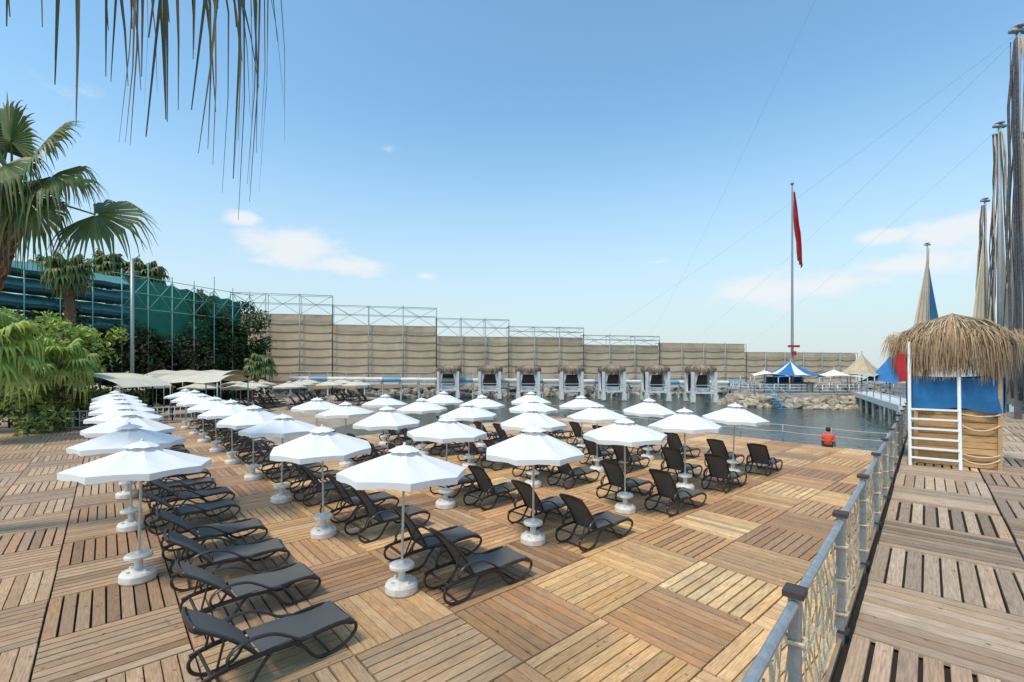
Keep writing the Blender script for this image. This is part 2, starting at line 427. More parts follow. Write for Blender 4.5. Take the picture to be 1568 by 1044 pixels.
# ------------------------------------------------------------ rocks
def rocks(b,pts,smin,smax,cols):
    for p in pts:
        s_=U(smin,smax); sd=Vector((U(0,99),U(0,99),U(0,99)))
        phi=(1+5**.5)/2
        iv=[(-1,phi,0),(1,phi,0),(-1,-phi,0),(1,-phi,0),(0,-1,phi),(0,1,phi),(0,-1,-phi),(0,1,-phi),(phi,0,-1),(phi,0,1),(-phi,0,-1),(-phi,0,1)]
        fc=[(0,11,5),(0,5,1),(0,1,7),(0,7,10),(0,10,11),(1,5,9),(5,11,4),(11,10,2),(10,7,6),(7,1,8),(3,9,4),(3,4,2),(3,2,6),(3,6,8),(3,8,9),(4,9,5),(2,4,11),(6,2,10),(8,6,7),(9,8,1)]
        ax=(U(.8,1.4),U(.7,1.2),U(.5,.9)); rot=Matrix.Rotation(U(0,6.28),3,'Z')@Matrix.Rotation(U(-.5,.5),3,'X')
        vs=[Vector(p)+rot@Vector([v[k]*ax[k]*s_*.55*(1+.35*noise.noise(Vector(v)+sd)) for k in range(3)]) for v in iv]
        c=random.choice(cols); k=U(.7,1.2)
        b.add(vs,fc,0,(c[0]*k,c[1]*k,c[2]*k))
RC=[(.30,.27,.23),(.24,.22,.19),(.36,.32,.26),(.18,.17,.15)]
b=MB(); pts=[]
for i in range(900):
    t=R(); x=-32+95*t; y=64+ (x+32)*.17
    k=R(); pts.append((x,y-3.5*k+U(-.4,.4),.9-1.6*k+U(-.2,.2)))
rocks(b,pts,.35,.85,RC)
b.obj('rock_breakwater',[M_rock])
b=MB()
quadc([(-34,64),(-34,72),(70,90),(70,81)][::-1],-1.5,.9); b.obj('breakwater_ground',[M_land])

# ------------------------------------------------------------ fabric wall
WL=Vector((-36.5,60,0)); WD=Vector((99.8,25,0)); wd=WD.normalized(); wn=Vector((wd.y,-wd.x,0))
segs=[(0,.1206,13.35,10.7),(.1206,.2564,12.1,9.45),(.2564,.36,10.7,8.1),(.36,.476,9.75,8.2),(.476,.604,8.65,7.15),(.604,.765,7.6,7.6),(.765,1.0,6.25,6.2)]
wall=empty('windbreak_wall')
bf=MB(); bt=MB()
def tan(): k=U(.95,1.04); return (.53*k,.405*k,.27*k)
for (t0,t1,ht,hf) in segs:
    p0=WL+WD*t0; p1=WL+WD*t1; Ls=(p1-p0).length; npan=max(2,round(Ls/4.1)) ; 
    z0=.9; rows=max(4,round((hf-z0)/1.08)); rh=(hf-z0)/rows
    for i in range(npan):
        q0=p0+(p1-p0)*(i/npan); q1=p0+(p1-p0)*((i+1)/npan)
        for r in range(rows):
            zb=z0+r*rh; n=8; vs=[]; c=tan(); sgk=U(.6,1.5)
            # each strip hangs from its top rail and overlaps the one below as a shallow scallop
            prof=[(-.04,.13),(.25,.105),(.6,.06),(1.0,.0)]
            for (tz,of) in prof:
                for k in range(n+1):
                    u=k/n; sg=.15*sgk*4*u*(1-u)*(1-tz)
                    pt=q0+(q1-q0)*u+wn*(of+.025*noise.noise(Vector((q0.x+u*5,zb,tz*3))))+Zv*(zb+tz*rh-sg*.9)
                    vs.append(pt)
            fs=[(a*(n+1)+k,a*(n+1)+k+1,(a+1)*(n+1)+k+1,(a+1)*(n+1)+k) for a in range(len(prof)-1) for k in range(n)]
            bf.add(vs,fs,0,c)
        bt.tube([q0+wn*.42+Zv*-.3,q0+wn*.42+Zv*(ht+U(0,.3))],.075,n=6)
        bt.tube([q0-wn*.9+Zv*-.3,q0-wn*.9+Zv*(ht)],.05,n=5)
        bt.tube([q0+wn*.42+Zv*(ht),q0-wn*.9+Zv*(ht)],.035,n=5)
        if ht-hf>1:
            bt.tube([q0+wn*.42+Zv*hf,q1+wn*.42+Zv*ht],.03,n=5)
            m_=(q0+q1)/2
            bt.tube([q0+wn*.42+Zv*ht,m_+wn*.42+Zv*((ht+hf)/2)],.03,n=5)
            bt.tube([q0-wn*.9+Zv*ht,q1-wn*.9+Zv*hf],.03,n=5)
    bt.tube([p1+wn*.42+Zv*-.3,p1+wn*.42+Zv*ht],.075,n=6)
    for h in ((ht,hf,(ht+hf)/2+.1) if ht-hf>1 else (ht,)):
        bt.tube([p0+wn*.42+Zv*h,p1+wn*.42+Zv*h],.045,n=5)
        bt.tube([p0-wn*.9+Zv*h,p1-wn*.9+Zv*h],.03,n=5)
bf.obj('fabric',[M_fab],True,parent=wall); bt.obj('truss_frame',[M_truss],True,parent=wall)

b=MB()
pL=Vector((-29.3,61,0)); pR=Vector((33,65.5,0)); nseg=26
for i in range(nseg):
    a0=pL+(pR-pL)*(i/nseg); a1=pL+(pR-pL)*((i+.985)/nseg)
    zc=2.15-.75*(i/nseg)
    b.tube([a0+Zv*zc,a1+Zv*zc],.30,.34,12,mat=1 if i%4==1 else 0)
    b.box((a0+a1)/2+Zv*(zc-.52),2.0,.9,.25,0,(1,1,1),(pR-pL).normalized(),Zv.cross((pR-pL).normalized()),Zv)
    b.tube([a0+Zv*(zc-.5),a0+Zv*-1.],.12,n=6)
    b.tube([a0+Zv*(zc+.2),a0+Zv*(zc+1.0)],.03,n=5)
b.tube([pL+Zv*3.1,pR+Zv*2.35],.025,n=5)
M_pb=mat('blue_white_paint',(.16,.36,.55),.5,nscale=1.5,namp=.2)
b.obj('pontoon_pier',[M_white,M_pb],True,auto=40)

# ------------------------------------------------------------ thatch helper
def straw_strands(b,c,rx,ry,ztop,zedge,hang,n,ax,ay,wd=.02,cols=None):
    cols=cols or [(.42,.30,.17),(.33,.22,.12),(.50,.38,.23),(.24,.16,.09),(.38,.25,.15)]
    for k in range(n):
        a=U(0,2*math.pi)
        ca,sa=math.cos(a),math.sin(a)
        m_=max(abs(ca),abs(sa))**.45
        ex,ey=ca*rx/m_,sa*ry/m_
        r0=U(.0,.55); h=hang*U(.35,1.1)*(1+.4*noise.noise(Vector((ca*3,sa*3,n)))); z1=zedge+U(-.05,.07)
        zz0=zedge+(ztop-zedge)*(1-r0)
        jx,jy=U(-.06,.06),U(-.06,.06)
        e=U(.86,1.04)
        pts=[Vector((ex*r0,ey*r0,zz0+U(0,.05))),Vector((ex*.8*e+jx,ey*.8*e+jy,z1+(ztop-zedge)*.22)),Vector((ex*e*1.02+jx,ey*e*1.02+jy,z1-h*.3)),Vector((ex*e*1.03+jx*2,ey*e*1.03+jy*2,z1-h))]
        pts=[Vector(c)+Vector(ax)*p.x+Vector(ay)*p.y+Zv*p.z for p in pts]
        sd=(Vector(ax)*(-sa)+Vector(ay)*ca)+Zv*U(-.3,.3); sd.normalize()
        w_=[wd*.6,wd,wd*.8,wd*.2]; vs=[]
        for p,ww in zip(pts,w_): vs+=[p-sd*ww,p+sd*ww]
        kk=U(.7,1.2); cc=random.choice(cols)
        b.add(vs,[(0,1,3,2),(2,3,5,4),(4,5,7,6)],0,(cc[0]*kk,cc[1]*kk,cc[2]*kk))

def cabana():
    b=MB(); hw=1.5; hd=1.4
    for sx in(-1,1):
        for sy in(-1,1):
            b.box((sx*hw,sy*hd,.95),.38,.38,3.5,1); b.box((sx*hw,sy*hd,-.45),.6,.6,.9,1)
            for dx,dy in((-sx,0),(0,-sy)):
                vs=[];n=8
                for z,wd_ in((2.6,.6),(2.2,.5),(1.4,.28),(1.2,.25),(.35,.42)):
                    for k in range(n+1):
                        u=.18+wd_*k/n; wv=.06*math.sin(k*2.4)
                        vs.append((sx*(hw-.02)+dx*u+(wv if dy else 0),sy*(hd-.05)+dy*u+(wv if dx else 0),z))
                b.add(vs,[(a*(n+1)+k,a*(n+1)+k+1,(a+1)*(n+1)+k+1,(a+1)*(n+1)+k) for a in range(4) for k in range(n)],2)
    b.box((0,0,.2),3.3,3.0,.22,1)
    b.box((0,.4,.55),2.0,1.6,.4,2); b.box((0,hd-.05,1.3),2.6,.1,2.0,3)
    for z in(.75,1.1): b.tube([(-hw,-hd,z),(hw,-hd,z)],.03,n=5,mat=1)
    straw_strands(b,(0,0,0),1.85,1.75,3.65,3.25,.75,1500,(1,0,0),(0,1,0),.05,[(.34,.25,.18),(.24,.17,.125),(.43,.33,.24),(.28,.20,.14)])
    b.box((0,0,2.95),3.1,2.9,.4,3)
    return b.mesh('cabana_mesh',[M_straw,M_white,M_canvas,M_plankd],False)
cm=cabana()
for x,y,r in((-9.6,70,.05),(-3.3,69,.02),(2.36,68,0),(8.6,67.5,-.03),(14.3,66.5,.0),(20.0,65.0,-.05),(25.4,63,-.06)):
    place(cm,'thatched_cabana',(x*.885,y-8.0,0.45),r,scale=(.86,.86,.98))

# ------------------------------------------------------------ island with bar
b=MB(); pts=[]; IX=32.4
for i in range(420):
    a=U(math.pi*.95,2.1*math.pi); k=R()
    x=IX+(7.0+1.4*k)*math.cos(a); y=52.5+(4.3+1.3*k)*math.sin(a)
    pts.append((x,y,.45-1.15*k))
rocks(b,pts,.3,.62,[(.42,.35,.26),(.33,.28,.22),(.48,.41,.31)]); b.obj('rock_island',[M_rock])
b=MB(); n=28
P_=[(IX+7.2*math.cos(2*math.pi*i/n),52.5+4.4*math.sin(2*math.pi*i/n)) for i in range(n)]
quadc(P_,-1.2,.85); b.obj('island_ground',[M_land])
b=MB()
for i in range(n):
    q=P_[i]; q2=P_[(i+1)%n]
    if i in(20,): continue
    p=Vector((q[0],q[1],.85)); p2=Vector((q2[0],q2[1],.85))
    b.tube([p,p+Zv*.95],.05,n=5)
    for h in(.95,.65,.35): b.tube([p+Zv*h,p2+Zv*h],.03,n=5)
b.obj('white_railing',[M_white],True)
def canopy(name,c,hx,hy,ze,zt,m1,m2,rot=0):
    b=MB(); n=12
    ca,sa=math.cos(rot),math.sin(rot)
    def w_(x,y,z): return (c[0]+x*ca-y*sa,c[1]+x*sa+y*ca,z)
    rad=[0,.12,.3,.5,.75,1]
    cor=[(-hx,-hy),(hx,-hy),(hx,hy),(-hx,hy)]
    for s in range(4):
        x0,y0=cor[s];x1,y1=cor[(s+1)%4]; vs=[]
        for t in rad:
            for k in range(n+1):
                u=k/n; x=(x0+(x1-x0)*u)*t; y=(y0+(y1-y0)*u)*t
                z=ze+(zt-ze)*(1-t)**1.7+ .25*4*u*(1-u)*t*t
                ins=1-.12*4*u*(1-u)*t
                vs.append(w_(x*ins,y*ins,z))
        fs=[(a*(n+1)+k,a*(n+1)+k+1,(a+1)*(n+1)+k+1,(a+1)*(n+1)+k) for a in range(5) for k in range(n)]
        f1=[f for i,f in enumerate(fs) if (i%n) in(4,5,6,7)]; f2=[f for i,f in enumerate(fs) if (i%n) not in(4,5,6,7)]
        b.add(vs,f1,1); b.add(vs,f2,0)
    for x,y in cor: b.tube([w_(x,y,.8),w_(x,y,ze)],.06,n=6,mat=2)
    b.tube([w_(0,0,.8),w_(0,0,zt+.3)],.07,n=6,mat=2)
    return b.obj(name,[m1,m2,M_steel],True)
M_btent=mat('blue_canvas',(.03,.17,.42),.7,nscale=1.5,namp=.2)
canopy('blue_canopy',(31.3,51.8),3.2,2.4,2.55,4.3,M_btent,M_canvas,.1)
canopy('white_canopy',(27.9,51.0),1.9,1.5,2.7,3.3,M_canvas,M_canvas,.0)
canopy('white_canopy',(35.6,51.0),2.4,1.7,2.5,3.4,M_canvas,M_canvas,-.1)
canopy('blue_canopy',(41.8,51),2.2,2.2,1.9,4.9,M_btent,M_btent,.2)
canopy('tan_canopy',(40.2,53),2.2,2.2,2.6,5.2,M_fab2:=mat('tan_canvas',(.50,.40,.27),.9,nscale=1),M_fab2,.5)
b=MB(); b.box((31.3,52.4,1.35),4.6,2.2,1.0,0); b.box((31.3,52.3,1.9),5.0,2.6,.1,1)
for i in range(8): b.box((29.2+i*.6,51.28,1.35),.05,.04,.9,1)
b.box((31.3,53.1,2.2),4.,.2,.7,2)
for i in range(10): b.lathe([(0,0),(.05,0),(.05,.2),(.02,.28),(.02,.34)],c=(29.6+i*.36,52.9,1.96),n=6,mat=2)
b.obj('beach_bar',[M_white,M_plankd,M_btent])
b=MB()
for i in range(7): b.box((27.0+.1*i,48.2-.22*i,.95-.25*i),1.1,.3,.06,0)
for s in(-.6,.6): b.tube([(27+s,48.4,1.9),(27+s,48.2,1.9),(27.7+s,46.4,.3),(27.7+s,46.4,-.9)],.05,n=6,mat=0)
b.obj('swim_ladder',[M_pb])
b=MB(); q0=Vector((38.4,50.5,0)); q1=Vector((27.4,31.0,0)); d=(q1-q0).normalized(); nn=Vector((d.y,-d.x,0)); LL=(q1-q0).length
b.box((q0+q1)/2+Zv*.8,LL,2.2,.45,0,(1,1,1),d,nn,Zv)
for i in range(8):
    p=q0+(q1-q0)*(i/7)
    for s in(-1,1):
        b.tube([p+nn*s+Zv*.6,p+nn*s-Zv*1.5],.13,n=7,mat=1); b.tube([p+nn*s+Zv*1.0,p+nn*s+Zv*1.95],.035,n=5,mat=1)
for s in(-1,1):
    for h in(1.95,1.5): b.tube([q0+nn*s+Zv*h,q1+nn*s+Zv*h],.022,n=5,mat=1)
b.obj('concrete_pier',[M_white,M_steel])

# ------------------------------------------------------------ flagpole
b=MB(); fx,fy=31.6,52.0
b.tube([(fx,fy,.8),(fx,fy,24.2)],.17,n=10,taper=.45); b.lathe([(0,.35),(.12,.3),(.2,.15),(.12,0)],c=(fx,fy,24.2),n=10)
b.box((fx,fy,1.2),1.0,1.0,.8,0)
b.box((fx,fy-.3,6.0),1.3,.1,.25,1); b.box((fx,fy-.32,5.2),.5,.1,.5,1)
vs=[];n=22;m=8
for i in range(n+1):
    t=i/n
    wd_=.15+1.0*min(1,t*1.8)*(1-.35*t)
    for k in range(m+1):
        u=k/m; x=fx+.1+wd_*u*.62+ .5*t*t
        z=23.4-7.4*t-1.2*u*t
        vs.append((x,fy-.1+.24*math.sin(k*2.1+t*4)*(.4+t),z))
b.add(vs,[(a*(m+1)+k,a*(m+1)+k+1,(a+1)*(m+1)+k+1,(a+1)*(m+1)+k) for a in range(n) for k in range(m)],1)
b.obj('flagpole',[M_steel,M_red],True,auto=40)

# ------------------------------------------------------------ masts with furled nets and sails
def mast(x,y,zt,spread,dirs,nst=12):
    b=MB(); c=Vector((x,y,0))
    b.tube([c+Zv*.4,c+Zv*zt],.14,n=10,taper=.6,mat=0)
    b.box(c+Zv*(zt+.1),.75,.2,.16,0); b.box(c+Zv*(zt+.3),.35,.35,.1,0)
    for k in range(nst):
        a=U(0,6.28); r0=U(.1,.25); r1=U(.25,.95)*spread; path=[]; zz=U(.95,1)
        for i in range(12):
            t=i/11; r=r0+(r1-r0)*math.sin(t*math.pi*.6)+.06*math.sin(t*17+k)
            path.append(c+Vector((math.cos(a+t)*r,math.sin(a+t)*r,zt-.3-(zt-2.2)*t*zz)))
        b.tube(path,U(.015,.055),n=5,mat=1 if k%3 else 2,col=(.46,.38,.28))
    for (dx,dy,zb,colr) in dirs:
        vs=[];n=12;m=16
        for i in range(m+1):
            t=i/m
            for k in range(n+1):
                u=k/n; f=.18*math.sin(u*19+t*2)*t
                px=dx*u*(t**1.3); py=dy*u*(t**1.3)
                vs.append(c+Vector((px+f*.5,py+f,zt-.8-(zt-.8-zb)*t*(1-.12*u*(1-t)))))
        b.add(vs,[(a*(n+1)+k,a*(n+1)+k+1,(a+1)*(n+1)+k+1,(a+1)*(n+1)+k) for a in range(m) for k in range(n)],2,colr)
    b.obj('net_mast',[M_truss,M_net,M_fab],True)
tn=(.60,.49,.35); bl=(.04,.17,.32)
mast(23.6,21.5,19.2,.6,[(5,4,4,tn)],12)
mast(31.3,29.6,19.0,.75,[(4,3,4,tn)],12)
mast(43.4,42.3,18.8,.8,[(-3.0,-1.5,5,tn),(2,1,5,tn)],10)
mast(54.4,60.4,19.6,.4,[(-2.8,-.5,6.5,tn),(2.8,.5,6.5,bl)],4)
mast(27.2,24.6,15.8,.5,[(3,4,4,(.50,.40,.29))],8)

b=MB()
for i in range(10):
    p=Vector((27+i*3.6,22.5+i*4.0,0)); q=Vector((27+(i+1)*3.6,22.5+(i+1)*4.0,0)); vs=[];n=8
    for t in(0,.25,.5,.75,1):
        for k in range(n+1):
            u=k/n; vs.append(p+(q-p)*u+Vector((.15*math.sin(u*12+t*3),0,.6+5.6*t-.8*t*4*u*(1-u))))
    b.add(vs,[(a*(n+1)+k,a*(n+1)+k+1,(a+1)*(n+1)+k+1,(a+1)*(n+1)+k) for a in range(4) for k in range(n)],0,(.50*U(.85,1.1),.40,.28))
    b.tube([p+Zv*-1,p+Zv*6.6],.08,n=6,mat=1)
b.obj('fabric_screen',[M_fab,M_steel],True)

b=MB()
def cable(p,q,sag,r=.006):
    p=Vector(p);q=Vector(q); b.tube([p+(q-p)*(i/20)-Zv*sag*4*(i/20)*(1-i/20) for i in range(21)],r,n=4,cap=False)
cable((23.6,21.5,19.2),(14.0,72,9),.6); cable((23.6,21.5,19),(30,75,8.5),.6); cable((12,16,19.5),(22,74,8.6),.8,.004); cable((31.3,29.6,19),(40,78,7.5),.4)
b.obj('overhead_cables',[M_wire])

# ------------------------------------------------------------ lifeguard hut
hut=empty('lifeguard_hut'); hc=Vector((11.2,11.75,0))
hx=Vector((.80,-.60,0)); hy=Vector((.60,.80,0))
HX,HD=.74,.66
def H(x,y,z): return hc+hx*x+hy*y+Zv*(HW+z)
b=MB()
for k in range(9):
    z=.08+k*.155; cc=random.choice([(.58,.34,.14),(.50,.29,.12),(.63,.39,.17),(.43,.25,.10)])
    for (c,sx,sy) in ((H(0,-HD,z),2*HX,.03),(H(0,HD,z),2*HX,.03),(H(-HX,0,z),.03,2*HD-.04),(H(HX,0,z),.03,2*HD-.04)):
        b.box(c,sx,sy,.140,0,cc,hx,hy,Zv)
for sx in(-1,1):
    for sy in(-1,1):
        b.box(H(sx*(HX+.0),sy*(HD+.05),1.55),.075,.075,3.1,0,(.50,.33,.17),hx,hy,Zv)
b.box(H(0,0,1.44),2*HX-.04,2*HD-.04,.06,0,(.45,.28,.14),hx,hy,Zv)
b.obj('plank_base',[M_plank],parent=hut)
b=MB(); e1,e2=HX+.06,HD+.10
for (p,q) in((H(-e1,-e2,0),H(e1,-e2,0)),(H(e1,-e2,0),H(e1,e2,0)),(H(-e1,-e2,0),H(-e1,e2,0)),(H(-e1,e2,0),H(e1,e2,0))):
    vs=[];n=18;m=6; nr=(q-p).normalized().cross(Zv)
    for i in range(m+1):
        for k in range(n+1):
            u=k/n;t=i/m
            vs.append(p+(q-p)*u+Zv*(1.38+.82*t-.05*4*u*(1-u)*t-.05*math.sin(u*9)*(1-t))+nr*(.035*math.sin(u*16+t*2)*(1-.4*t)+.02*math.sin(u*37)))
    b.add(vs,[(a*(n+1)+k,a*(n+1)+k+1,(a+1)*(n+1)+k+1,(a+1)*(n+1)+k) for a in range(m) for k in range(n)],0)
b.obj('blue_tarp_sides',[M_blue],True,parent=hut)
b=MB()
for (p,q) in((H(.05,-e2,0),H(HX,-e2,0)),(H(e1,-HD,0),H(e1,HD,0)),(H(-e1,-HD,0),H(-e1,HD,0))):
    for z,sg in((1.30,.06),(1.05,.15),(.35,.08),(.25,.14)):
        b.tube([p+(q-p)*(i/14)+Zv*(z-sg*4*(i/14)*(1-i/14)) for i in range(15)],.018,n=6)
b.obj('rope_garland',[M_rope],True,parent=hut)
M_lad=mat('white_ladder_paint',(.88,.88,.87),.35,nscale=9,namp=.06)
b=MB()
for x in(-.88,.02): b.tube([H(x,-1.15,0),H(x,-.98,1.45),H(x,-.90,2.3 if x>-.5 else 3.05)],.036,n=8)
for k in range(6): b.box(H(-.43,-1.13+.026*k,.2+k*.235),.86,.09,.04,0,(1,1,1),hx,hy,Zv)
b.obj('ladder',[M_lad],True,parent=hut,auto=40)
b=MB()
SC=[(.44,.30,.18),(.31,.20,.115),(.56,.42,.27),(.19,.125,.075),(.48,.32,.2)]
straw_strands(b,H(0,0,0),1.10,1.02,3.66,3.2,1.0,5600,hx,hy,.010,SC)
straw_strands(b,H(0,0,0),.8,.75,3.74,3.42,.5,1500,hx,hy,.010,SC)
for k in range(420):
    a=U(0,6.28); p=H(math.cos(a)*1.05,math.sin(a)*.98,3.2+U(-.2,.1)); d=(hx*math.cos(a)+hy*math.sin(a))*U(.1,.3)
    sd=hx*.008; pts=[p,p+d+Zv*U(0,.08),p+d*1.5-Zv*U(.1,.6)]; vs=[]
    for q,w_ in zip(pts,(1,.8,.1)): vs+=[q-sd*w_,q+sd*w_]
    b.add(vs,[(0,1,3,2),(2,3,5,4)],0,(.46,.32,.18))
b.obj('thatch_roof',[M_straw],parent=hut)
b=MB(); b.box(H(0,0,3.15),1.8,1.6,.08,0,(.3,.2,.12),hx,hy,Zv); 
for s in(-.6,0,.6): b.box(H(s,0,3.08),.07,1.7,.07,0,(.3,.2,.12),hx,hy,Zv)
b.obj('roof_frame',[M_plank],parent=hut)
b=MB(); vs=[];m=10;n=4
for i in range(m+1):
    for k in range(n+1):
        vs.append(H(-.92-.05*k-.03*math.sin(i*.5),-.95+.03*math.sin(k*3),2.75-.07*i))
b.add(vs,[(a*(n+1)+k,a*(n+1)+k+1,(a+1)*(n+1)+k+1,(a+1)*(n+1)+k) for a in range(m) for k in range(n)],0)
b.obj('warning_flag',[M_red],True,parent=hut)

# ------------------------------------------------------------ seated lifeguard in orange shirt at the water's edge
def skinned(name,joints,edges,radii,mtl,parent,root=0,sub=2):
    me=bpy.data.meshes.new(name); me.from_pydata(joints,edges,[]); me.materials.append(mtl)
    o=bpy.data.objects.new(name,me); COL.objects.link(o); o.parent=parent
    sk=o.modifiers.new('skin','SKIN'); sk.use_smooth_shade=True
    if not me.skin_vertices: me.skin_vertices.new()
    for i,(sv,r) in enumerate(zip(me.skin_vertices[0].data,radii)):
        sv.radius=(r,r) if not isinstance(r,tuple) else r; sv.use_root=(i==root)
    ss=o.modifiers.new('sub','SUBSURF'); ss.levels=sub; ss.render_levels=sub
    return o
M_skin=mat('skin',(.42,.24,.16),.55,nscale=8,namp=.1); M_hair=mat('hair',(.02,.014,.01),.7,nscale=30); M_short=mat('dark_shorts',(.02,.02,.03),.8,nscale=10)
per=empty('seated_person',G(aR-.22,-.55,.0)); per.rotation_euler=(0,0,angA+.15)
J=[(0,0,.10),(-.01,0,.30),(-.02,0,.48),(0,0,.58),(.03,0,.66),(.05,0,.745),(.06,0,.82),
   (0,.17,.52),(-.03,.24,.30),(.10,.25,.12),(.17,.24,.08),
   (0,-.17,.52),(-.03,-.24,.30),(.10,-.25,.12),(.17,-.24,.08),
   (.05,.09,.09),(.42,.11,.11),(.46,.11,-.30),(.54,.11,-.36),
   (.05,-.09,.09),(.42,-.11,.11),(.46,-.11,-.30),(.54,-.11,-.36)]
E=[(0,1),(1,2),(2,3),(3,4),(4,5),(5,6),(2,7),(7,8),(8,9),(9,10),(2,11),(11,12),(12,13),(13,14),(0,15),(15,16),(16,17),(17,18),(0,19),(19,20),(20,21),(21,22)]
Rd=[.13,.115,.12,.06,.05,.085,.075,.06,.045,.032,.03,.06,.045,.032,.03,.09,.065,.04,.03,.09,.065,.04,.03]
skinned('body',J,E,Rd,M_skin,per)
skinned('shirt',[(-.005,0,.13),(-.01,0,.30),(-.02,0,.47),(-.01,0,.56),(0,.18,.515),(-.025,.235,.34),(0,-.18,.515),(-.025,-.235,.34)],[(0,1),(1,2),(2,3),(2,4),(4,5),(2,6),(6,7)],[.155,.145,.15,.085,.08,.062,.08,.062],M_orange,per)
skinned('shorts',[(0,0,.12),(.06,.09,.105),(.36,.11,.12),(.06,-.09,.105),(.36,-.11,.12)],[(0,1),(1,2),(0,3),(3,4)],[.15,.11,.088,.11,.088],M_short,per)
b=MB(); b.lathe([(0,.115),(.05,.105),(.085,.07),(.098,.02),(.095,-.03),(.07,-.075)],c=(.028,0,.785),n=16); b.obj('hair',[M_hair],True,parent=per)
b=MB()
b.tube([(.125,0,.79),(.155,0,.765),(.13,0,.755)],.012,n=6)
for s in(-1,1): 
    b.tube([(.05,s*.085,.79),(.045,s*.10,.775),(.055,s*.088,.755)],.012,n=6)
    for k in range(5): b.tube([(.17,s*(.215+.012*k),.06),(.215,s*(.21+.014*k),.045),(.245-.01*abs(k-2),s*(.208+.015*k),.02)],.008,n=5)
b.obj('nose_ears_fingers',[M_skin],True,parent=per)

# ------------------------------------------------------------ vegetation
GR=[(.045,.095,.025),(.07,.13,.03),(.03,.065,.02),(.09,.15,.035),(.02,.045,.018)]
def leafq(b,p,s_,col,up=.3):
    n=Vector((U(-1,1),U(-1,1),U(-.6,1)+up)).normalized(); t=n.orthogonal().normalized(); t=Matrix.Rotation(U(0,6.28),3,n)@t; u=n.cross(t)
    b.add([p-t*s_,p-u*s_*.45,p+t*s_,p+u*s_*.45],[(0,1,2,3)],0,col)
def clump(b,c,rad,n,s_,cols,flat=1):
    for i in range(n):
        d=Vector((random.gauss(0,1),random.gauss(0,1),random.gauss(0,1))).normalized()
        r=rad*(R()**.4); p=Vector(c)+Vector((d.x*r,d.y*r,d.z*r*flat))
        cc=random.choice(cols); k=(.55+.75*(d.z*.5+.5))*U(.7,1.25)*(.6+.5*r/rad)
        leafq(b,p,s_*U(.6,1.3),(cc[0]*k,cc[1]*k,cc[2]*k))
LW0=Vector((-42,33,0)); LWv=Vector((9,25,0)); ln=Vector((.94,-.34,0))
b=MB()
for i in range(150):
    s_=U(.12,.92); top=7.9+.9*math.sin(s_*9)+.8*noise.noise(Vector((s_*12,0,0)))
    if s_>.70: top=10.2+1.2*math.sin(s_*20)
    z=U(.2,top); p=LW0+LWv*s_+ln*U(.2,1.8)*(1.2-.5*z/top)+Zv*z
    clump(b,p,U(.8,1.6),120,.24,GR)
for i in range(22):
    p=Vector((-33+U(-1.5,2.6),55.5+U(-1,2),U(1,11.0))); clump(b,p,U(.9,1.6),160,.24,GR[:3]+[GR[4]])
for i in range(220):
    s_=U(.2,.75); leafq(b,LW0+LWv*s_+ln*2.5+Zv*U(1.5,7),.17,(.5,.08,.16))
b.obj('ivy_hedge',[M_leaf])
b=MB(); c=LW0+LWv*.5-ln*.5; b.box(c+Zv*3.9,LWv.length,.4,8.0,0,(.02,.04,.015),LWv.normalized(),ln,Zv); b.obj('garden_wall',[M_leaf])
gs=empty('teal_net_grandstand')
b=MB()
for (s0,s1,zb,zt_) in((-.1,.46,7.0,12.4),):
    rows=4
    for r in range(rows):
        z=zb+(zt_-zb)*r/rows; h=(zt_-zb)/rows
        p0=LW0+LWv*s0; p1=LW0+LWv*s1; n=14
        vs=[];v2=[]
        for k in range(n+1):
            q=p0+(p1-p0)*k/n; sg=.07*(k%2)
            vs.append(q+ln*.0+Zv*(z+h*.98-sg)); vs.append(q+ln*1.5+Zv*(z+h*.35-sg))
            v2.append(q+ln*1.5+Zv*(z+h*.35-sg)); v2.append(q+ln*1.45+Zv*(z+h*.12-sg)); v2.append(q+ln*.1+Zv*(z-.05))
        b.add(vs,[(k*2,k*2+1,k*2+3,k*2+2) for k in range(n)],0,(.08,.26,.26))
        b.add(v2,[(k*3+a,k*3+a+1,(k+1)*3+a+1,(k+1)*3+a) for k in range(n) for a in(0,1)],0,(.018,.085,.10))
p0=LW0+LWv*.46; p1=LW0+LWv*.95; vs=[];n=16
for k in range(n+1):
    for z in(6.5,9.2,12.7): vs.append(p0+(p1-p0)*k/n+Zv*(z-(.25*(k%2) if z>12 else 0)-.9*(k/n)*(z>12))+ln*.2*(z>9 and z<10))
b.add(vs,[(k*3+a,k*3+a+1,(k+1)*3+a+1,(k+1)*3+a) for k in range(n) for a in(0,1)],0,(.02,.19,.13))
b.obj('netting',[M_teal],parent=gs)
b=MB()
for k in range(12):
    s_=.0+.086*k; p=LW0+LWv*s_+ln*1.7; b.tube([p,p+Zv*(12.9 if k%3 else 13.8)],.05,n=6)
    if s_>.4:
        q=LW0+LWv*(s_+.086)+ln*1.7
        b.tube([p+Zv*9.3,q+Zv*12.3],.035,n=5); b.tube([p+Zv*12.3,q+Zv*9.3],.035,n=5)
for h in(9.3,10.8,12.4): b.tube([LW0+LWv*.4+ln*1.7+Zv*h,LW0+LWv*.97+ln*1.7+Zv*h],.035,n=5)
b.obj('posts',[mat('teal_steel',(.16,.34,.32),.5)],True,parent=gs)
b=MB(); b.tube([(-31.3,38,0),(-31.3,38,12.6)],.13,n=10); b.tube([(-31.3,38,12.3),(-30.7,38,12.9)],.06,n=6); b.lathe([(.3,0),(.3,.05),(.17,.3)],c=(-31.3,38,0)); b.obj('steel_pole',[M_steel],True)

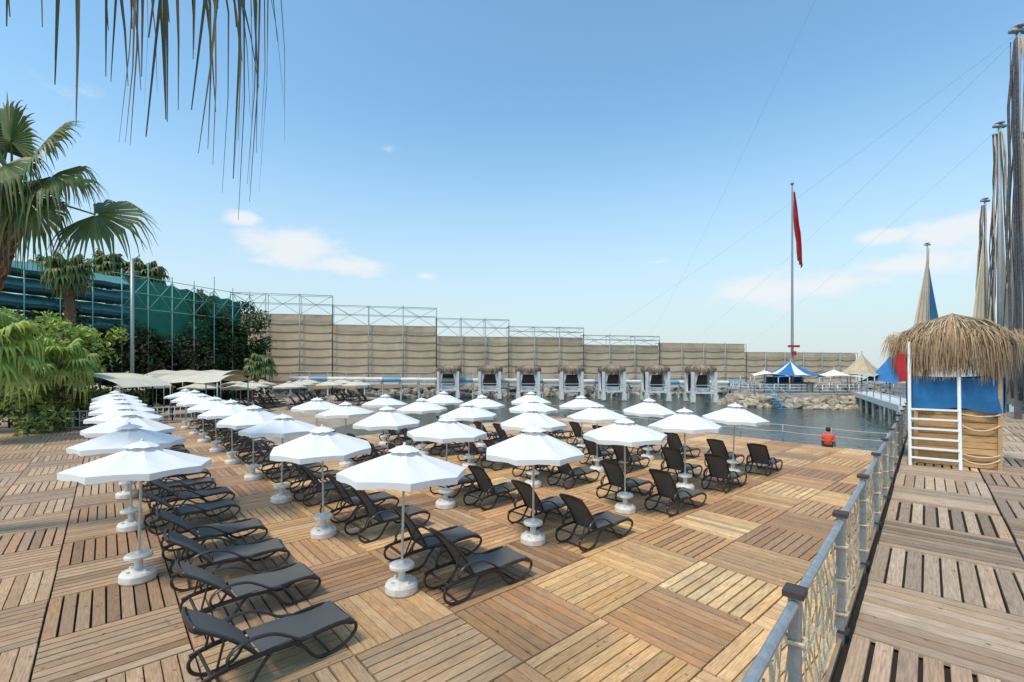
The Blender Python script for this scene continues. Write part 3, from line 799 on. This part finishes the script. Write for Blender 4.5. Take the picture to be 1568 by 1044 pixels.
# ---- fan palms
def fan_leaf(b,hub,d,R_,droop,col,nseg=30,spread=2.6,wid=1.0,split=.55,mat_=0,upv=None):
    d=Vector(d).normalized(); u0=Vector(upv) if upv else Zv
    n=(u0-d*u0.dot(d))
    if n.length<.05: n=Vector((1,0,0))-d*d.x
    n.normalize(); sd=d.cross(n)
    da=spread*2/(nseg-1)
    for i in range(nseg):
        a=-spread+da*i; dr=(d*math.cos(a)+sd*math.sin(a)).normalized()
        tg=(-d*math.sin(a)+sd*math.cos(a))
        L_=R_*(1-.18*abs(a)/spread)*U(.9,1.05)
        kk=U(.75,1.2); yel=U(0,1)**6
        c=(col[0]*kk+yel*.18,col[1]*kk+yel*.08,col[2]*kk)
        dd=droop*U(.6,1.4); bend=U(-.12,.12)
        vs=[]
        for (t,w_) in ((.04,.02),(.3,.3),(split,split),(.72,split*.62),(.87,split*.34),(1.0,.0)):
            q=max(0,t-split*.75)/(1-split*.75)
            p=Vector(hub)+dr*(L_*t*(1-.35*q*dd))-n*(0.10*L_*t*t)+Vector((0,0,-1))*(dd*L_*q*q*.95)+tg*(bend*L_*q*q)
            hwid=max(.003,w_*R_*da*.5*wid)
            fold=n*hwid*.55
            vs+=[p-tg*hwid-fold*.4,p+fold*.6,p+tg*hwid-fold*.4]
        fs=[]
        for s_ in range(5):
            o=s_*3; fs+=[(o,o+1,o+4,o+3),(o+1,o+2,o+5,o+4)]
        b.add(vs,fs,mat_,c)
def fan_palm(name,base,top,tr,nl,LR,pet,cols,seed,elev=(-.6,1.2),dead=0,nseg=26,droop=.6):
    random.seed(seed); b=MB(); base=Vector(base);top=Vector(top)
    b.tube([base+(top-base)*(i/14)+Vector((.03*math.sin(i),.03*math.cos(i*1.3),0)) for i in range(15)],tr,n=12,mat=1,col=(.16,.10,.07),taper=.9)
    H_=(top-base).length; nst=int(H_*26)
    for i in range(nst):
        t=1-(i/nst)*.75; a=i*2.4; p=base+(top-base)*t; d=Vector((math.cos(a),math.sin(a),.75)).normalized()
        q=p+Vector((math.cos(a),math.sin(a),0))*tr*.9
        k=U(.7,1.3)
        b.tube([q,q+d*tr*.55*U(.7,1.3)],tr*.17,tr*.07,5,mat=1,col=(.24*k,.12*k,.07*k),taper=.5)
    for i in range(nl):
        a=i*2.39996+U(-.2,.2); e=elev[0]+(elev[1]-elev[0])*((i+.5)/nl)
        d=Vector((math.cos(a)*math.cos(e),math.sin(a)*math.cos(e),math.sin(e)))
        L_=pet*U(.8,1.15)
        mid=top+d*L_*.5+Zv*.05*L_; hub=top+d*L_-Zv*.12*L_*math.cos(e)
        c=random.choice(cols)
        b.tube([top,mid,hub],.022*LR,n=5,mat=0,col=(.16,.20,.06),taper=.6)
        ld=(d+Vector((0,0,-.35*math.cos(e)))).normalized()
        fan_leaf(b,hub,ld,LR*U(.85,1.1),droop*U(.7,1.4),c,nseg=nseg)
    for i in range(dead):
        a=U(0,6.28); p=top-Zv*U(.1,.9); d=Vector((math.cos(a)*.45,math.sin(a)*.45,-1)); hub=p+d*pet*.5
        b.tube([p,hub],.02,n=4,mat=0,col=(.3,.22,.12)); fan_leaf(b,hub,d,LR*.8,.2,(.30,.22,.13),nseg=14,spread=1.0)
    return b.obj(name,[M_palm,M_bark])
PG=[(.10,.16,.045),(.13,.19,.055),(.08,.13,.04)]
YG=[(.34,.44,.07),(.26,.37,.06),(.42,.48,.11),(.17,.28,.055)]
random.seed(3)
b=MB(); top=Vector((-9.75,9.0,7.0)); base=Vector((-13.2,9.4,0))
cv=cr([base,(-11.9,9.3,2.5),(-10.6,9.1,4.9),top],8)
b.tube(cv,.25,n=14,mat=1,col=(.13,.08,.06),taper=.9)
for i in range(300):
    t=1-(i/300)*.8; k=t*(len(cv)-1); i0=min(int(k),len(cv)-2); p=cv[i0].lerp(cv[i0+1],k-i0); a=i*2.4
    o_=Vector((math.cos(a),math.sin(a),0)); kk=U(.6,1.4)
    b.tube([p+o_*.17,p+o_*.30+Zv*.12,p+o_*.36+Zv*U(.2,.34)],.06,.022,5,mat=1,col=(.38*kk,.16*kk,.09*kk),taper=.35)
leaves=[
 ((.30,-.3,1.0),.90,1.10,.22,(.1,-.25,1)),((.85,-.3,.65),1.15,1.2,.30,(.8,-.35,.5)),((.95,-.25,.15),1.05,1.15,.55,(.8,-.45,-.15)),((.35,-.45,.2),.75,1.1,.7,(.4,-.5,-.5)),((-.4,-.3,1.0),.9,1.15,.35,(-.4,-.3,1)),
 ((1.0,.1,-.28),1.55,1.25,.40,(1,.0,-.1)),((.15,-.7,.1),.6,1.1,.8,(.2,-.8,-.6)),((-.6,-.6,.4),.9,1.1,.6,(-.5,-.6,.2)),((.05,-.5,.6),.8,1.1,.35,(.0,-.5,.7)),((.6,-.4,-.25),.8,1.0,.8,(.5,-.4,-.7)),
 ((.1,.8,.6),.9,1.1,.5,(.1,.8,.3)),((-.9,.1,.3),.9,1.1,.8,(-.9,.1,.0)),((-.4,.8,-.1),.9,1.1,.8,(-.4,.8,-.3)),((-.6,-.2,-.2),.8,1.0,1.0,(-.6,-.2,-.6))]
for d,pl,RR,dr,bd in leaves:
    d=Vector(d).normalized(); hub=top+d*pl+Zv*.05
    b.tube([top,top+d*pl*.5+Zv*.07,hub],.028,n=6,mat=0,col=(.17,.22,.05),taper=.5)
    fan_leaf(b,hub,Vector(bd),RR,dr,random.choice(PG),nseg=46,spread=2.2,split=.64,upv=(-.15,-.75,.65))
b.obj('fan_palm_tree',[M_palm,M_bark])
random.seed(11)
b=MB(); top=Vector((-4.6,2.2,7.3)); base=Vector((-5.2,1.9,0))
b.tube([base,(-4.95,2.0,3.5),top],.24,n=14,mat=1,col=(.14,.09,.06),taper=.9)
for (d,pl,RR,dr,sp,ns_) in [((1,.32,-.10),2.3,1.45,1.15,1.8,30),((1,.2,-.15),2.6,1.3,1.2,1.5,20),((.9,.5,-.05),1.7,1.25,1.2,1.8,20),((-.5,.9,.1),1.6,1.2,.8,2.2,24),((-.8,-.5,.2),1.6,1.2,.8,2.2,24),((.2,-1,.1),1.6,1.2,.8,2.2,24),((0,.2,1),1.4,1.2,.5,2.2,24),((-.7,.3,.6),1.5,1.2,.6,2.2,24)]:
    d=Vector(d).normalized(); hub=top+d*pl
    b.tube([top,top+d*pl*.5+Zv*.15,hub],.026,n=6,mat=0,col=(.12,.14,.05),taper=.5)
    fan_leaf(b,hub,d+Vector((0,0,-.25)),RR,dr,(.09,.10,.045),nseg=ns_,spread=sp,split=.46,wid=.55)
b.obj('fan_palm_tree',[M_palm,M_bark])
fan_palm('fan_palm_tree',(-34.8,36.5,0),(-34.6,36,11.2),.3,30,1.1,1.0,PG,21,(-1.1,1.2),6,16,.8)
fan_palm('fan_palm_tree',(-44,50,0),(-43.5,50,14.4),.3,30,1.5,1.3,PG,22,(-.9,1.2),0,16,.7)
fan_palm('fan_palm_tree',(-41,51,0),(-40.5,51,13.9),.3,30,1.5,1.3,PG,23,(-.9,1.2),0,16,.7)
fan_palm('fan_palm_tree',(-46,46,0),(-46,46,13.2),.3,26,1.4,1.2,PG,26,(-.9,1.2),0,16,.7)
fan_palm('fan_palm_tree',(-26.4,27,0),(-26.2,26.6,3.9),.22,26,1.15,1.2,YG,24,(-.7,1.2),3,22,.6)
fan_palm('fan_palm_tree',(-25.2,22.2,0),(-25.0,22,4.6),.24,28,1.35,1.3,YG,25,(-.7,1.2),3,24,.6)
fan_palm('fan_palm_tree',(-24,42,0),(-24,44,3.9),.2,18,1.1,.9,PG,29,(-.6,1.2),0,16,.7)
random.seed(5)
b=MB()
for i in range(110):
    p=Vector((U(-34,-25),U(24,33),U(.2,6.8))); 
    if p.x>-26.5 : p.z*=.35
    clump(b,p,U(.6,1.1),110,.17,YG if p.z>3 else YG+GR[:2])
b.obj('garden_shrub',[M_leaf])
b=MB()
for i in range(34):
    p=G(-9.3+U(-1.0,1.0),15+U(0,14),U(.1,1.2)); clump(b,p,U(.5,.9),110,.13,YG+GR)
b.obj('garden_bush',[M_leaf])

b=MB(); n=14;m=8;vs=[]
for i in range(n+1):
    for k in range(m+1):
        u=i/n;t=k/m; vs.append((-30+6.8*u,27.5+4*t,2.4+.85*math.sin(math.pi*u)**.7+.04*math.sin(t*25)))
b.add(vs,[(a*(m+1)+k,a*(m+1)+k+1,(a+1)*(m+1)+k+1,(a+1)*(m+1)+k) for a in range(n) for k in range(m)],0)
for i in range(6):
    x=-30+6.8*i/5
    for y in(27.5,31.5): b.tube([(x,y,0),(x,y,2.4+.85*math.sin(math.pi*i/5)**.7 if 0<i<5 else 2.4)],.05,n=6,mat=1)
for z in(.5,1.1,1.7): b.tube([(-30,27.5,z),(-23.2,27.5,z)],.035,n=5,mat=1)
b.obj('shade_canopy',[M_beige,M_cap],True)
b=MB()
for (cx,cy,w_,d_,h) in((-24.5,35,7,4,2.6),(-29,43,7,5,2.9)):
    vs=[];n=12;m=6
    for i in range(n+1):
        for k in range(m+1):
            u=i/n;t=k/m; vs.append((cx+w_*(u-.5),cy+d_*(t-.5),h+.5*math.sin(math.pi*t)-.12*math.sin(u*math.pi*3)**2))
    b.add(vs,[(a*(m+1)+k,a*(m+1)+k+1,(a+1)*(m+1)+k+1,(a+1)*(m+1)+k) for a in range(n) for k in range(m)],0)
    for sx in(-.48,0,.48):
        for sy in(-.48,.48): b.tube([(cx+w_*sx,cy+d_*sy,0),(cx+w_*sx,cy+d_*sy,h)],.05,n=6,mat=1)
b.obj('shade_sail',[M_beige,M_steel],True)

# ------------------------------------------------------------ sky, sun
EL=math.radians(60); sx,sy=-.66,-.75; az=math.atan2(sx,sy)
wo=bpy.data.worlds.new('World'); scene.world=wo; wo.use_nodes=True; nt=wo.node_tree;N=nt.nodes;L=nt.links
bg=N['Background']; bg.inputs['Strength'].default_value=.15
sk=N.new('ShaderNodeTexSky'); sk.sky_type='NISHITA'; sk.sun_disc=False; sk.sun_elevation=EL; sk.sun_rotation=az; sk.air_density=1.0; sk.dust_density=.8; sk.ozone_density=1.5
tint=N.new('ShaderNodeVectorMath'); tint.operation='MULTIPLY'; L.new(sk.outputs[0],tint.inputs[0]); tint.inputs[1].default_value=(1.38,1.75,1.66)
tc=N.new('ShaderNodeTexCoord'); D=tc.outputs['Generated']
blobs=[((-.42,.877,.233),.125,2.4,1.0),((-.335,.906,.20),.10,3.2,1.0),((-.46,.86,.20),.05,4,.7),((-.49,.835,.27),.05,2.6,.95),
 ((.48,.86,.145),.15,3.2,1.0),((.56,.81,.145),.15,4.5,.9),((.66,.735,.165),.13,4.0,.85),((.675,.70,.21),.10,2.8,1.05),((.62,.76,.218),.06,3.2,1.0),
 ((-.236,.879,.417),.04,3,.5),((-.75,.60,.33),.12,3,.6),((-.69,.66,.42),.10,3,.5),((.30,.93,.215),.03,4,.7),((-.18,.96,.19),.04,4,.7)]
ns=N.new('ShaderNodeTexNoise'); ns.inputs['Scale'].default_value=13; ns.inputs['Detail'].default_value=7; ns.inputs['Roughness'].default_value=.62
mp=N.new('ShaderNodeMapping'); mp.inputs['Scale'].default_value=(1,1,2.0); L.new(D,mp.inputs[0]); L.new(mp.outputs[0],ns.inputs['Vector'])
acc=None
for (c,r,fl,st) in blobs:
    sb=N.new('ShaderNodeVectorMath'); sb.operation='SUBTRACT'; L.new(D,sb.inputs[0]); sb.inputs[1].default_value=Vector(c).normalized()
    ml=N.new('ShaderNodeVectorMath'); ml.operation='MULTIPLY'; L.new(sb.outputs[0],ml.inputs[0]); ml.inputs[1].default_value=(1,1,fl)
    le=N.new('ShaderNodeVectorMath'); le.operation='LENGTH'; L.new(ml.outputs[0],le.inputs[0])
    mr=N.new('ShaderNodeMapRange'); mr.inputs[1].default_value=0; mr.inputs[2].default_value=r*1.3; mr.inputs[3].default_value=st; mr.inputs[4].default_value=0; L.new(le.outputs['Value'],mr.inputs[0])
    if acc is None: acc=mr.outputs[0]
    else:
        mx=N.new('ShaderNodeMath'); mx.operation='MAXIMUM'; L.new(acc,mx.inputs[0]); L.new(mr.outputs[0],mx.inputs[1]); acc=mx.outputs[0]
pm=N.new('ShaderNodeMath'); pm.operation='MULTIPLY_ADD'; L.new(acc,pm.inputs[0]); pm.inputs[1].default_value=.8; L.new(ns.outputs['Fac'],pm.inputs[2])
dm=N.new('ShaderNodeMapRange'); dm.interpolation_type='SMOOTHSTEP'; dm.inputs[1].default_value=.72; dm.inputs[2].default_value=1.15; dm.inputs[3].default_value=0; dm.inputs[4].default_value=.85; L.new(pm.outputs[0],dm.inputs[0])
sp=N.new('ShaderNodeSeparateXYZ'); L.new(D,sp.inputs[0])
hz=N.new('ShaderNodeMapRange'); hz.interpolation_type='SMOOTHSTEP'; hz.inputs[1].default_value=-.02; hz.inputs[2].default_value=.5; hz.inputs[3].default_value=.93; hz.inputs[4].default_value=0; L.new(sp.outputs['Z'],hz.inputs[0])
m1=N.new('ShaderNodeMix'); m1.data_type='RGBA'; L.new(hz.outputs[0],m1.inputs[0]); L.new(tint.outputs[0],m1.inputs[6]); m1.inputs[7].default_value=(4.3,4.85,5.05,1)
m2=N.new('ShaderNodeMix'); m2.data_type='RGBA'; L.new(dm.outputs[0],m2.inputs[0]); L.new(m1.outputs[2],m2.inputs[6]); m2.inputs[7].default_value=(5.9,6.1,6.3,1)
L.new(m2.outputs[2],bg.inputs['Color'])
sl=bpy.data.lights.new('sun','SUN'); sl.energy=2.8; sl.angle=math.radians(10); sl.color=(1,.90,.76)
so=bpy.data.objects.new('sun',sl); COL.objects.link(so)
sd=Vector((sx*math.cos(EL),sy*math.cos(EL),math.sin(EL))); so.rotation_euler=(-sd).to_track_quat('-Z','Y').to_euler(); so.location=(0,0,40)

# ------------------------------------------------------------ camera
cam=bpy.data.cameras.new('camera'); co=bpy.data.objects.new('camera',cam); COL.objects.link(co)
co.location=(0,0,3.6); co.rotation_euler=(math.radians(90),0,0); cam.sensor_width=36; cam.lens=16.21; cam.shift_y=.026
cam.clip_start=.05; cam.clip_end=20000; scene.camera=co
scene.view_settings.view_transform='Standard'; scene.view_settings.look='None'; scene.view_settings.exposure=0
